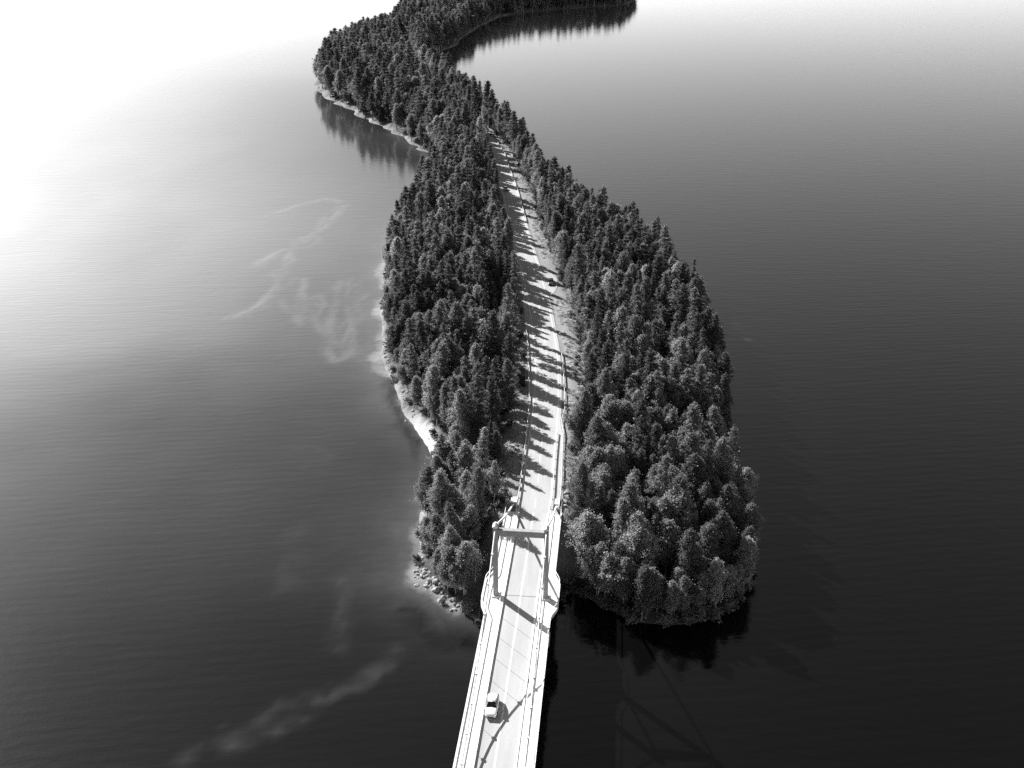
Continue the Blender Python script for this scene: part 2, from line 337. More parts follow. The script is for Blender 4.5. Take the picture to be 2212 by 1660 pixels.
for L in WEEDS:
    d, _ = seg_dist(wx, wy, catmull(L, 3)); sh *= 1 - 0.8 * np.exp(-(d / 2.2) ** 2)
fm = np.zeros(len(xn)); fa = (xn > -125) & (xn < -35) & (yn > 250) & (yn < 465); xf, yf = xn[fa], yn[fa]; ff = np.zeros(len(xf))
for q, L in enumerate(FILMS):
    for st in range(3):           # each trail is a few thin strands that wander apart
        ox = fbm(xf / 11, yf / 16, 41 + 7 * st) * (1.2 + 2.2 * st); oy = fbm(xf / 11, yf / 16, 47 + 7 * st) * (2 + 3 * st)
        d, _ = seg_dist(xf + ox, yf + oy, catmull(L, 3))
        ff = np.maximum(ff, np.exp(-(d / (1.15 - .1 * st)) ** 2) * np.clip(.55 + .5 * fbm(xf / 7, yf / 14, 51 + st), 0, 1) * (1 - .25 * st))
fm[fa] = ff
shoal[near] = np.clip(sh, 0, 1); film[near] = np.clip(fm, 0, 1)
me = mesh_np('lake', np.stack([X, Y, np.zeros(len(X))], 1), F, M['water'], True)
set_attr(me, 'shoal', shoal); set_attr(me, 'film', film)
# wind shelter: the bays behind the neck lie calm, the open lake is ruffled
calm = np.exp(-(((X - 60) / 230) ** 2 + ((Y - 1130) / 520) ** 2) ** 2) + .75 * np.exp(-((X + 88) / 60) ** 2 - ((Y - 620) / 110) ** 2)
set_attr(me, 'calm', np.clip(calm, 0, 1))
wind = smooth(40, -62, X + .08 * (Y - 300)) * smooth(140, 340, Y - .25 * X + 25 * fbm(X / 60, Y / 60, 131)) * np.clip(400 / np.maximum(Y, 400), .1, 1) ** 2.3
bay = SH[(SH[:, 1] > 545) & (SH[:, 1] < 800) & (SH[:, 0] < -42)]; lee = np.zeros(len(X)); nb_ = (np.abs(X + 100) < 220) & (Y > 420) & (Y < 950)
lee[nb_] = np.exp(-(seg_dist(X[nb_], Y[nb_], bay)[0] / 55) ** 2); wind *= 1 - .92 * lee; calm = np.maximum(calm, .8 * lee); me.attributes['calm'].data.foreach_set('value', np.clip(calm, 0, 1).astype(np.float32))
wind *= 1 + .12 * fbm(X / 35, Y / 80, 133)
set_attr(me, 'wind', np.clip(wind, 0, 1))
link('lake', me, kind='structure', label='calm dark lake with pale shoals off the left shore')

# ------------------------------------------------------------------ island terrain
def ground_z(px, py, sd=None, ro=None):
    sd = shore_sd(px, py) if sd is None else sd
    off, rz, rs = road_off(px, py) if ro is None else ro
    hmax = np.interp(py, [147, 196, 524, 888, 1494], [3.2, 5.2, 5.6, 9, 12])
    lam = np.interp(py, [160, 523, 1010], [9, 10, 18])
    h = np.where(sd > 0, hmax * (1 - np.exp(-sd / lam)), sd * 0.35) + np.clip(sd, 0, 6) / 6 * fbm(px / 11, py / 11, 61) * 0.7
    hw = np.interp(rs, [0, 24, 60, 110, 2400], [5.8, 5.8, 6.5, 6.9, 6.5])
    a = np.abs(off); k = 1 - smooth(hw, hw + 7.5, a)
    # the terrain stops being lifted to the road beyond the abutment
    bx = (px - BR_O[0]) * BA[0] + (py - BR_O[1]) * BA[1]
    k = k * smooth(ABUT - 9, ABUT - 1.0, bx)
    return h * (1 - k) + (rz - 0.06) * k
xs = axis(-62, 67, 1.5, -400, 400, 1.10); ys = axis(134, 545, 1.6, 126, 2700, 1.03)
X, Y, F = grid(xs, ys); SD = shore_sd(X, Y); RO = road_off(X, Y); Z = ground_z(X, Y, SD, RO)
keep = (SD[F].max(1) > -5)
F = F[keep]; used = np.unique(F); mp_ = np.full(len(X), -1); mp_[used] = np.arange(len(used)); F = mp_[F]
X, Y, Z, SD = X[used], Y[used], Z[used], SD[used]; off, _, rs = [q[used] for q in RO]
verge = (smooth(3, 4.5, np.abs(off)) * (1 - smooth(10, 15, np.where(off > 0, off, -off + 4)))) * np.interp(Y, [172, 196, 621, 766], [.7, 1, 1, .6])
verge = np.clip(verge + .25 * fbm(X / 5, Y / 5, 71) * (verge > .02), 0, 1)
wid = np.interp(Y, [153, 190, 194, 208, 223, 232, 263, 281, 524, 596, 766, 1858], [1.1, 1.0, 3.0, 3.8, 3.4, 1.2, 1.5, 1.0, 0.7, 1.0, 1.0, 0.8])
sand = (1 - smooth(wid * .6, wid, SD + fbm(X / 4, Y / 4, 81) * .8)) * np.where(X < BR_O[0], np.interp(Y, [184, 192, 223, 232, 560, 609], [.5, 1, 1, .5, .4, .45]), np.where(Y < 645, .08, .15))
me = mesh_np('island', np.stack([X, Y, Z], 1), F, M['terrain'], True); set_attr(me, 'verge', verge); set_attr(me, 'sand', np.clip(sand, 0, 1))
link('island_ground', me, kind='structure', label='narrow wooded esker island between two lake basins')

# ------------------------------------------------------------------ road over the island
def ribbon(name, s0, s1, o0, o1, lift, m, parent=None, dash=None, **kw):
    sel = [i for i in range(len(RS)) if s0 <= RS[i] <= s1]
    V = []; F = []
    fo0 = o0 if callable(o0) else (lambda s: o0); fo1 = o1 if callable(o1) else (lambda s: o1)
    for i in sel:
        for o_ in (fo0(RS[i]), fo1(RS[i])): V.append((RD[i, 0] + RN[i, 0] * o_, RD[i, 1] + RN[i, 1] * o_, RZ[i] + lift))
    for k in range(len(sel) - 1): F.append((2 * k, 2 * k + 1, 2 * k + 3, 2 * k + 2))
    return link(name, mesh_np(name, V, F, m), parent, **kw)
left_edge = lambda s: -float(np.interp(s, [0, 30, 55, 79, 121, 158, 2400], [3.6, 3.6, 4.2, 5.0, 4.8, 3.8, 3.7]))
right_edge = lambda s: float(np.interp(s, [0, 17, 36, 41, 2400], [4.8, 4.8, 4.5, 3.8, 3.7]))
SEND = float(RS[-1])
road = ribbon('road', 0, SEND, left_edge, right_edge, 0.05, M['asphalt'], kind='structure', label='pale two-lane road winding along the island')
VIS = 520
ribbon('edge_line', 0, VIS, 2.88, 3.03, 0.056, M['paint'], road); ribbon('edge_line', 0, VIS, -3.03, -2.88, 0.056, M['paint'], road)
s = 1.0
while s < VIS:
    ribbon('centre_line_dash', s, s + 6.6, -0.07, 0.07, 0.056, M['paint'], road); s += 9.0
# gravel lay-by on the right verge
V = []; F = []
for i in range(len(RS)):
    if 130 <= RS[i] <= 162:
        t_ = math.sin(math.pi * (RS[i] - 130) / 32)
        for o_ in (3.6, 3.7 + 4.2 * t_): V.append((RD[i, 0] + RN[i, 0] * o_, RD[i, 1] + RN[i, 1] * o_, RZ[i] + 0.02))
for k in range(len(V) // 2 - 1): F.append((2 * k, 2 * k + 1, 2 * k + 3, 2 * k + 2))
link('layby', mesh_np('layby', V, F, asphalt('gravel', 0.32)), kind='structure', label='pale gravel lay-by beside the road')

# guard rails
post_me = MB().box((0, 0, .35), (.14, .14, .9)).mesh('post', M['steel'])
RAILP = [(-.05, .45), (.05, .45), (.09, .52), (.05, .60), (.09, .68), (.05, .76), (-.05, .76)]
def guard_rail(s0, s1, off_fn, label, group='steel guard rails along the road', every=4.0):
    sel = [i for i in range(len(RS)) if s0 <= RS[i] <= s1]
    P = [(RD[i, 0] + RN[i, 0] * off_fn(RS[i]), RD[i, 1] + RN[i, 1] * off_fn(RS[i]), float(RZ[i])) for i in sel]
    b = P[0]; root = thing('guard_rail', label, 'guard rail', b, 0, group)
    L = [(p[0] - b[0], p[1] - b[1], p[2] - b[2]) for p in P]
    MB().sweep(L, RAILP, [RN[i] for i in sel]).build('rail', M['steel'], root)
    k = max(1, int(round(every / 2.0)))
    for q in range(0, len(L), k):
        o = link('post', post_me, root, loc=L[q])
    return root
guard_rail(0.4, 102, lambda s: left_edge(s) + .05, 'long steel guard rail along the left road edge beneath the trees')
guard_rail(0.4, 85, lambda s: right_edge(s) + float(np.interp(s, [0, 41, 48, 85], [0, .1, .8, .3])), 'long steel guard rail curving along the right road edge from the bridge')
guard_rail(0.4, 36, lambda s: 3.2, 'short steel guard rail between roadway and right footpath by the bridge')
guard_rail(216, 400, lambda s: 3.55, 'steel guard rail on the far right bend of the road')

# ------------------------------------------------------------------ bridge
BR = thing('suspension_bridge', 'pale concrete suspension bridge with a portal pylon carrying the road', 'bridge', (BR_O[0], BR_O[1], 0), -BR_TH)
Y0, Y1 = -170.0, ABUT
def half_w(y):
    b = 0.0
    for py in (0.0, -94.0):
        d = abs(y - py - 0.7); b = max(b, float(smooth(6.6, 2.8, d)))
    return 5.5 + 1.05 * b
yy = sorted(set([round(v, 2) for v in list(np.arange(Y0, Y1, 2.0)) + list(np.arange(-10, 8, .6)) + list(np.arange(-104, -84, .6)) + [Y1]]))
def strip(x0, x1, z0, z1, y0=Y0, y1=Y1):
    """a slab between two side outlines (functions of y), solid"""
    f0 = x0 if callable(x0) else (lambda y: x0); f1 = x1 if callable(x1) else (lambda y: x1)
    Yl = [y for y in yy if y0 < y < y1]; Yl = [y0] + Yl + [y1]; V = []; F = []
    for y in Yl: V += [(f0(y), y, z0), (f1(y), y, z0), (f1(y), y, z1), (f0(y), y, z1)]
    n = len(Yl)
    for k in range(n - 1):
        for j in range(4): F.append((4 * k + j, 4 * k + (j + 1) % 4, 4 * k + 4 + (j + 1) % 4, 4 * k + 4 + j))
    F.append((3, 2, 1, 0)); F.append((4 * n - 4, 4 * n - 3, 4 * n - 2, 4 * n - 1))
    return MB().add(V, F)
strip(lambda y: -half_w(y), lambda y: half_w(y), DECK - .55, DECK).build('deck', M['concrete'], BR)
for sx in (-1, 1): strip(sx * 3.8 - .35, sx * 3.8 + .35, DECK - 1.9, DECK - .553).build('deck_girder', M['concrete'], BR)
strip(-2.74, 2.74, DECK + .004, DECK + .05).build('roadway', M['bridge_asphalt'], BR)
ML = strip(-.12, .12, DECK + .051, DECK + .056).build('centre_line', M['paint'], BR)
for sx in (-1, 1):
    strip(sx * 2.88 - .14, sx * 2.88 + .14, DECK + .002, DECK + .17).build('kerb', M['concrete'], BR)
    strip(lambda y, s=sx: s * (half_w(y) - .11) - .12, lambda y, s=sx: s * (half_w(y) - .11) + .12, DECK + .002, DECK + .20).build('edge_beam', M['concrete'], BR)
MB().box((0, 0, DECK + .053), (5.3, .22, .012)).build('expansion_joint', M['joint'], BR)
# railings: outer parapet follows the bulges, inner safety rails line the roadway
def railing(fx, name, hs, pst, y0, y1, every):
    Yl = [y0] + [y for y in yy if y0 < y < y1] + [y1]; mb = MB()
    r = link(name, None, BR)
    rails = []
    for h in hs:
        P = [(fx(y), y, DECK + h) for y in Yl]
        MB().sweep(P, [(-.05, -.06), (.05, -.06), (.05, .06), (-.05, .06)], [(1, 0)] * len(P)).build('rail', M['steel'], r)
    y = y0 + .3
    while y < y1:
        link('post', pst, r, loc=(fx(y), y, DECK)); y += every
    return r
pm1 = MB().box((0, 0, .55), (.06, .06, 1.08)).mesh('post', M['steel'])
pm2 = MB().box((0, 0, .40), (.06, .06, .78)).mesh('post', M['steel'])
for sx in (-1, 1):
    railing(lambda y, s=sx: s * (half_w(y) - .12), 'parapet_railing', (1.1,), pm1, -56.0, Y1, 3.0)
    railing(lambda y, s=sx: s * 3.3, 'safety_rail', (.74,), pm2, -56.0, Y1, 4.0)
# pylons
PH = 13.7; CX = 4.25
def cable_z(d): return DECK + 1.5 + (PH - .25 - 1.5) * ((d - 47.0) / 47.0) ** 2
for py in (0.0, -94.0):
    for sx in (-1, 1):
        leg = MB().box((sx * CX, py, (DECK + PH) / 2 - 1.0), (.82, 1.1, DECK + PH + 2.0), taper=.9).build('pylon_leg', M['pylon'], BR)
        sd_ = MB().box((sx * CX, py, DECK + PH + .12), (.9, 1.3, .24)).tube([(sx * CX, py - .62, DECK + PH + .22), (sx * CX, py, DECK + PH + .42), (sx * CX, py + .62, DECK + PH + .22)], [.28, .34, .28], 8)
        sd_.build('saddle', M['steel'], leg)
        MB().box((sx * CX, py, DECK + .12), (1.3, 1.7, .235)).build('plinth', M['concrete'], leg)
    MB().box((0, py, DECK + PH - 1.0), (2 * CX - .74, .85, 1.1)).build('crossbeam', M['pylon'], BR)
    MB().box((0, py, -1.2), (10.6, 3.4, 3.6), taper=.95).build('pier_footing', M['concrete'], BR)
hang_clamp = MB().box((0, 0, 0), (.34, .42, .40)).mesh('clamp', M['steel'])
for sx in (-1, 1):
    P = [(sx * CX, -d, cable_z(d)) for d in np.linspace(0, 94, 71)]
    cab = MB().tube(P, .13, 8).build('main_cable', M['steel'], BR, True)
    k = 0; d = 4.6
    while d < 93:
        zt = cable_z(d)
        h = MB().tube([(0, 0, 0), (0, 0, zt - DECK)], .028, 5).build('hanger', M['steel'], BR, loc=(sx * CX, -d, DECK))
        link('clamp', hang_clamp, h, loc=(0, 0, zt - DECK)); d += 5.1
    MB().tube([(sx * CX, 0, DECK + PH + .1), (sx * CX, 15, DECK + 6.3), (sx * CX, 31.0, DECK - .7)], .19, 8).build('backstay', M['steel'], BR, True)
    MB().box((sx * CX, 31.3, DECK - 1.0), (1.6, 2.6, 2.4), taper=.75).build('anchor_block', M['concrete'], BR)
    MB().tube([(sx * CX, -94, DECK + PH + .1), (sx * CX, -125, DECK - .4)], .19, 8).build('backstay', M['steel'], BR, True)
MB().box((0, Y1 - .6, 4.2), (11.4, 1.6, 8.2)).build('abutment', M['concrete'], BR)

# ------------------------------------------------------------------ cars
def make_car(label, paint, loc, rz, group):
    R = thing('car', label, 'car', loc, rz, group)
    # stations along the car (front = -y): half width, sill z, belt z
    st = [(-2.22, .62, .34, .52), (-2.15, .76, .26, .66), (-1.85, .86, .22, .76), (-1.2, .89, .2, .88), (-.75, .90, .2, .95), (0, .91, .2, .98), (.9, .91, .2, 1.0), (1.6, .90, .22, 1.02), (2.05, .86, .28, 1.0), (2.2, .74, .36, .88)]
    mb = MB(); V = []; F = []
    for y, hw, z0, z1 in st:
        for a, b_ in ((-.86, 0), (-1, .28), (-.99, .62), (-.93, .9), (-.72, 1.0), (0, 1.05), (.72, 1.0), (.93, .9), (.99, .62), (1, .28), (.86, 0)): V.append((a * hw, y, z0 + (z1 - z0) * b_))
    n = 11
    for i in range(len(st) - 1):
        for j in range(n): F.append((i * n + j, i * n + (j + 1) % n, (i + 1) * n + (j + 1) % n, (i + 1) * n + j))
    F.append(tuple(range(n))[::-1]); F.append(tuple(range((len(st) - 1) * n, len(st) * n)))
    mb.add(V, F); body = mb.build('body', paint, R, True)
    # greenhouse: base ring and roof ring
    base = [(-.80, -.85, .93), (-.84, 0, .97), (-.83, 1.1, 1.0), (-.74, 2.05, 1.0)]; top = [(-.60, -.12, 1.42), (-.64, .45, 1.47), (-.62, 1.2, 1.46), (-.56, 1.72, 1.40)]
    V = base + top + [(-x, y, z) for x, y, z in base] + [(-x, y, z) for x, y, z in top]
    MB().add(V, [(4, 5, 13, 12), (5, 6, 14, 13), (6, 7, 15, 14), (0, 8, 12, 4)[::-1], (3, 7, 15, 11)[::-1], (0, 4, 5, 1)[::-1], (1, 5, 6, 2)[::-1], (2, 6, 7, 3)[::-1], (8, 9, 13, 12)[::-1], (9, 10, 14, 13)[::-1], (10, 11, 15, 14)[::-1]]).build('roof', paint, R)
    def lerp(a, b_, t): return tuple(a[i] + (b_[i] - a[i]) * t for i in range(3))
    def pane(name, q, push, ins=.08):
        c = tuple(sum(p[i] for p in q) / 4 for i in range(3)); q2 = [tuple(p[i] + (c[i] - p[i]) * ins + push[i] for i in range(3)) for p in q]
        q3 = [tuple(p[i] - push[i] * 1.6 for i in range(3)) for p in q2]
        MB().add(q2 + q3, [(0, 1, 2, 3), (7, 6, 5, 4), (0, 4, 5, 1), (1, 5, 6, 2), (2, 6, 7, 3), (3, 7, 4, 0)]).build(name, M['glass'], R)
    pane('windscreen', [V[0], V[8], V[12], V[4]], (0, -.012, .012)); pane('rear_window', [V[11], V[3], V[7], V[15]], (0, .012, .01))
    for s_ in (0, 8):
        px = -.014 if s_ == 0 else .014
        pane('side_window', [V[s_ + 0], V[s_ + 1], V[s_ + 5], V[s_ + 4]], (px, 0, .004)); pane('side_window', [V[s_ + 1], V[s_ + 2], V[s_ + 6], V[s_ + 5]], (px, 0, .004)); pane('side_window', [V[s_ + 2], V[s_ + 3], V[s_ + 7], V[s_ + 6]], (px, 0, .004))
    for sx in (-1, 1):
        for y in (-1.38, 1.32):
            wmb = MB().tube([(sx * .70, y, .32), (sx * .92, y, .32)], .32, 16).build('wheel', M['tyre'], R); MB().tube([(sx * .915, y, .32), (sx * .935, y, .32)], .2, 10).build('rim', M['rim'], wmb)
        MB().box((sx * .60, -2.12, .58), (.34, .16, .14), rz=sx * -.3).build('headlight', M['lamp'], R)
        MB().box((sx * .66, 2.14, .78), (.26, .12, .2), rz=sx * .2).build('tail_light', M['trim'], R)
        MB().box((sx * 1.0, -.62, 1.0), (.2, .12, .14)).build('mirror', paint, R)
    MB().box((0, -2.2, .42), (.9, .08, .14)).build('grille', M['trim'], R)
    return R
def br_pt(x, y): return (BR_O[0] + BRT[0] * x + BA[0] * y, BR_O[1] + BRT[1] * x + BA[1] * y)
cx_, cy_ = br_pt(-1.62, -27.6)
wc = make_car('white car driving towards the viewer over the suspension bridge', M['white_car'], (cx_, cy_, DECK + .05), -BR_TH, 'cars on the road'); wc.scale = (1.0, .97, 1.05)
def on_road(s_, o_):
    i = int(np.argmin(np.abs(RS - s_))); a = math.atan2(RT[i, 0], RT[i, 1])
    return (RD[i, 0] + RN[i, 0] * o_, RD[i, 1] + RN[i, 1] * o_, float(RZ[i]) + .05), -a
p_, a_ = on_road(144, 5.4)
make_car('dark car parked in the gravel lay-by right of the road', M['dark_car'], (p_[0], p_[1], p_[2] - .03), a_ - .12, 'cars on the road')
p_, a_ = on_road(269, -1.65)
make_car('dark car in the tree shade on the far stretch of road', M['dark_car'], p_, a_, 'cars on the road')

# ------------------------------------------------------------------ tree prototypes
def leaf_tris(C, Rr, n, size, seed, up=0.25, loose=.3):
    """n triangles scattered in each ellipsoid tuft (centres C, radii Rr), facing roughly outwards"""
    r = np.random.default_rng(seed); k = len(C); idx = np.repeat(np.arange(k), n)
    d = r.normal(size=(k * n, 3)); d /= np.linalg.norm(d, axis=1)[:, None]
    rad = r.uniform(.1, 1.25, k * n) ** 0.6
    P = C[idx] + d * Rr[idx] * rad[:, None]
    wisp = r.random(k * n) < loose; P[wisp] += r.normal(size=(int(wisp.sum()), 3)) * Rr[idx][wisp] * .75
    nn = d * .8 + r.normal(size=d.shape) * .75 + np.array([0, 0, up]); nn /= np.linalg.norm(nn, axis=1)[:, None]
    t = r.normal(size=d.shape); u = np.cross(nn, t); u /= np.linalg.norm(u, axis=1)[:, None] + 1e-9; v = np.cross(nn, u)
    sz = size * r.uniform(.6, 1.3, k * n)[:, None]
    T = np.stack([P + u * sz, P - u * sz * .6 + v * sz * .75, P - u * sz * .5 - v * sz * .8], 1).reshape(-1, 3)
    return T, np.arange(len(T)).reshape(-1, 3)
def make_tree(kind, seed):
    r = random.Random(seed); C = []; Rr = []; tr = MB()
    if kind == 'pine':
        H = r.uniform(13.0, 17.5); lo = r.uniform(.28, .45) * H; rm = r.uniform(1.5, 2.15); n, size, per = 150, .17, 62
        prof = lambda t: rm * (min(1, .5 + 2.2 * t) if t < .22 else (1 - ((t - .22) / .78)) ** .8 + .06)
        tuft = (.54, .32)
    elif kind == 'spruce':
        H = r.uniform(13.0, 18); lo = r.uniform(.08, .16) * H; rm = r.uniform(1.4, 1.95); n, size, per = 160, .165, 62
        prof = lambda t: rm * (1 - t) ** .8 + .12; tuft = (.46, .25)
    else:
        H = r.uniform(11, 15.5); lo = r.uniform(.22, .32) * H; rm = r.uniform(1.8, 2.6); n, size, per = 190, .165, 58
        prof = lambda t: rm * (math.sin(math.pi * min(1, .12 + .86 * t)) ** .7 * (1 - .25 * t)); tuft = (.56, .55)
    lean = (r.uniform(-.4, .4), r.uniform(-.4, .4))
    ax = lambda z: (lean[0] * (z / H) ** 2 * H / 17 + .15 * math.sin(z * .5 + seed), lean[1] * (z / H) ** 2 * H / 17 + .15 * math.cos(z * .43 + seed))
    r0 = .19 if kind != 'birch' else .15
    zs = [0, .6] + [H * q for q in (.15, .3, .45, .6, .75, .88, .97)]
    tr.tube([(ax(z)[0], ax(z)[1], z - (.6 if z == 0 else 0)) for z in zs], [r0 * 1.5, r0 * 1.1] + [r0 * (1 - .92 * q) for q in (.15, .3, .45, .6, .75, .88, .97)], 7)
    lob = [(r.uniform(0, 6.28), r.uniform(.15, .95), r.uniform(.25, .55)) for _ in range(5)]
    W = {'pine': r.randint(9, 11), 'spruce': r.randint(13, 15), 'birch': 0}[kind]; wa = [r.uniform(0, 6.28) for _ in range(20)]
    for i in range(n):
        t = ((i + r.random()) / n) ** (.9 if kind != 'spruce' else 1.35)
        if W:                     # boughs grow in tiers; each bough carries an inner and an outer tuft
            wi = min(W - 1, int(t * W)); t = min(1, (wi + .5 + r.uniform(-.2, .2)) / W); nb = 8 if wi < W * .6 else 6
            a = wa[wi] + (r.randrange(nb) + r.uniform(-.18, .18)) * 6.283 / nb; q = prof(t) * (r.uniform(.35, .6) if i % 3 == 0 else r.uniform(.8, 1.15))
        else:
            a = i * 2.39996 + r.uniform(-.5, .5); q = prof(t) * r.uniform(.45, 1.08)
        z = lo + (H - lo) * t
        for la, lt, lw in lob:
            q *= 1 + lw * math.exp(-((t - lt) / .16) ** 2) * math.cos(a - la) * .8
        if r.random() < .2: q *= .45
        elif r.random() < .1: q *= 1.3
        x0, y0 = ax(z); dz = {'pine': .10, 'spruce': -.28, 'birch': .12}[kind] * q
        c = (x0 + math.cos(a) * q, y0 + math.sin(a) * q, z + dz)
        s_ = r.uniform(.55, 1.35) * (1 - .4 * t); C.append(c); Rr.append((tuft[0] * s_, tuft[0] * s_, tuft[1] * s_))
        if i % 2 == 0 and q > .7:
            tr.tube([(x0, y0, z - .35 * q * (kind != 'spruce')), ((x0 + c[0]) / 2, (y0 + c[1]) / 2, (z + c[2]) / 2 - .05), c], [.05, .035, .012], 4)
    if kind == 'pine':            # a few dead snags under the crown
        for _ in range(4):
            z = r.uniform(.55, .95) * lo; a = r.uniform(0, 6.28); x0, y0 = ax(z); tr.tube([(x0, y0, z), (x0 + math.cos(a) * .9, y0 + math.sin(a) * .9, z + .1)], [.03, .01], 4)
    for dz_, w_ in ((.1, .2), (.6, .3), (1.15, .42), (1.8, .5)): C.append((*ax(H - dz_), H - dz_)); Rr.append((w_, w_, .5))
    T, TF = leaf_tris(np.array(C), np.array(Rr), per, size, seed, loose=.55 if kind == 'birch' else .32)
    bark = M['birch_bark'] if kind == 'birch' else M['bark']
    crown = mesh_np(kind + '_crown', T, TF, M[kind]); trunk = tr.mesh(kind + '_trunk', bark, True)
    # joined copy for the distant wood
    nv = len(tr.V); FF = [tuple(f) for f in tr.F] + [tuple(int(q) + nv for q in f) for f in TF]
    joined = mesh_np(kind + '_whole', np.concatenate([np.array(tr.V), T]), FF, [bark, M[kind]], mi=[0] * len(tr.F) + [1] * len(TF))
    return crown, trunk, joined, H
PROTO = {'pine': [make_tree('pine', 100 + i) for i in range(6)], 'spruce': [make_tree('spruce', 200 + i) for i in range(4)], 'birch': [make_tree('birch', 300 + i) for i in range(6)]}

def make_shrub(seed):
    r = random.Random(seed); C = []; Rr = []
    for i in range(9):
        a = r.uniform(0, 6.28); q = r.uniform(0, .7); C.append((math.cos(a) * q, math.sin(a) * q, r.uniform(.15, 1.1))); Rr.append((.4, .4, .4))
    T, TF = leaf_tris(np.array(C), np.array(Rr), 34, .17, seed); return mesh_np('shrub_leaves', T, TF, M['shrub'])
def make_tuft(seed):
    r = np.random.default_rng(seed); V = []; F = []
    for i in range(26):
        a = r.uniform(0, 6.28); b_ = r.uniform(0, .45); x, y = math.cos(a) * b_, math.sin(a) * b_; h = r.uniform(.25, .6); l = r.uniform(-.25, .25, 2)
        k = len(V); V += [(x - .05, y, 0), (x + .05, y + .03, 0), (x + l[0], y + l[1], h)]; F.append((k, k + 1, k + 2))
    return mesh_np('grass_tuft', np.array(V), np.array(F), M['grassblade'])

# ------------------------------------------------------------------ planting
def poisson(x0, x1, y0, y1, rad, seed):
    """jittered hex grid thinned with noise"""
    r = np.random.default_rng(seed); ys_ = np.arange(y0, y1, rad * .87); out = []
    for j, y in enumerate(ys_):
        xx = np.arange(x0 + (j % 2) * rad / 2, x1, rad)
        out.append(np.stack([xx + r.uniform(-.36, .36, len(xx)) * rad, y + r.uniform(-.36, .36, len(xx)) * rad], 1))
    return np.concatenate(out)
P1 = poisson(-56, 70, 142, 560, 3.45, 5); P2 = poisson(-175, 60, 560, 1080, 4.6, 6); P3 = poisson(-175, 280, 1080, 2030, 6.0, 8)
P = np.concatenate([P1, P2, P3]); sd = shore_sd(P[:, 0], P[:, 1]); P = P[sd > .4]; sd = sd[sd > .4]
fr = catmull([(12.9, 157.4), (17.2, 153.0), (22.6, 148.6), (27.4, 147.7), (36.1, 149.8), (41.6, 155.2), (44.5, 162.7), (46.6, 173.6), (48.2, 185.9)], 2.6)
fr = fr + rng.normal(0, .5, fr.shape); P = np.concatenate([P, fr]); sd = np.concatenate([sd, np.full(len(fr), 3.0)])
off, rz_, rs_ = road_off(P[:, 0], P[:, 1])
bx = (P[:, 0] - BR_O[0]) * BA[0] + (P[:, 1] - BR_O[1]) * BA[1]; blx = (P[:, 0] - BR_O[0]) * BRT[0] + (P[:, 1] - BR_O[1]) * BRT[1]
lc = np.interp(rs_, [0, 24, 60, 97, 145, 400, 2400], [7.6, 7.8, 7.4, 7.6, 6.9, 6.2, 5.6])          # clear strip left of the road
rc = np.interp(rs_, [0, 24, 67, 85, 121, 242, 340, 400, 485, 2400], [8.4, 9.4, 9.4, 10.2, 10.4, 9.8, 8.6, 7.6, 6.5, 5.6])   # pale verge on the right
ok = np.where(off > 0, off > rc + fbm(P[:, 0] / 7, P[:, 1] / 7, 91) * 1.4, -off > lc + fbm(P[:, 0] / 7, P[:, 1] / 7, 93) * .7)
ok &= ~((np.abs(blx) < 8.8) & (bx < ABUT + 3))
beach = np.interp(P[:, 1], [184, 192, 220, 230, 766], [0.5, 4.0, 4.0, 1.6, 1.6]); ok &= (sd > np.where(P[:, 0] < 0, beach, np.where(P[:, 1] < 196, .4, np.where(P[:, 1] > 645, .5, 1.2))))
ok &= rng.random(len(P)) > np.where(P[:, 1] < 560, np.where((off < 0) & (-off < 17) & (P[:, 1] > 174), np.interp(P[:, 1], [300, 400], [.56, .42]), .07), .08)
P, sd, off, rs_ = P[ok], sd[ok], off[ok], rs_[ok]; gz = ground_z(P[:, 0], P[:, 1])
kn = fbm(P[:, 0] / 16, P[:, 1] / 16, 101) + rng.normal(0, .35, len(P))
# birches: near end of the island and along shores; spruces in patches
pb = .16 + .70 * np.interp(P[:, 1], [147, 178, 220, 281], [1, .9, .35, 0]) + .35 * np.exp(-sd / 5) + .12 * (P[:, 1] > 572)
kind = np.where(rng.random(len(P)) < pb + kn * .1, 2, np.where(kn > .38, 1, 0))
scl = (1.22 - .52 * rng.random(len(P)) ** 1.1) * np.interp(sd * np.where(P[:, 1] > 645, 3, 1), [0, 5, 12], [.74, .9, 1.0]) * np.interp(P[:, 1], [147, 196, 281], [.95, .97, 1.0])
scl *= np.interp(P[:, 1], [300, 420, 600, 900], [1.0, 1.08, 1.3, 1.45])
wid_ = rng.uniform(.88, 1.18, len(P)) * np.where(P[:, 1] > 560, np.where(P[:, 1] > 1080, 1.25, 1.08), 1.0)
wid_ *= np.where((off < 0) & (-off < 12) & (P[:, 1] < 560), .82, 1.0)
rot = rng.uniform(0, 6.283, len(P)); var = rng.integers(0, 100, len(P))
depth = P[:, 1] * math.cos(math.radians(PITCH)) - (gz - 104) * math.sin(math.radians(PITCH))
KN = ['pine', 'spruce', 'birch']; LOOK = {'pine': 'pine with clumped crown', 'spruce': 'narrow conical spruce', 'birch': 'pale rounded birch'}
def ordinal(n): return '%d%s' % (n, 'th' if 10 <= n % 100 <= 20 else {1: 'st', 2: 'nd', 3: 'rd'}.get(n % 10, 'th'))
individual = np.zeros(len(P), bool); tilt = rng.normal(0, .035, (len(P), 2))
SHORT = {'pine': 'clumped pine', 'spruce': 'conical spruce', 'birch': 'rounded birch'}
ZONES = ['beside the pylon', 'beside the abutment', 'abreast of the beach', 'abreast of the road widening', 'before the verge opens', 'abreast of the lay-by', 'beyond the lay-by', 'towards the far bend', 'at the far bend']
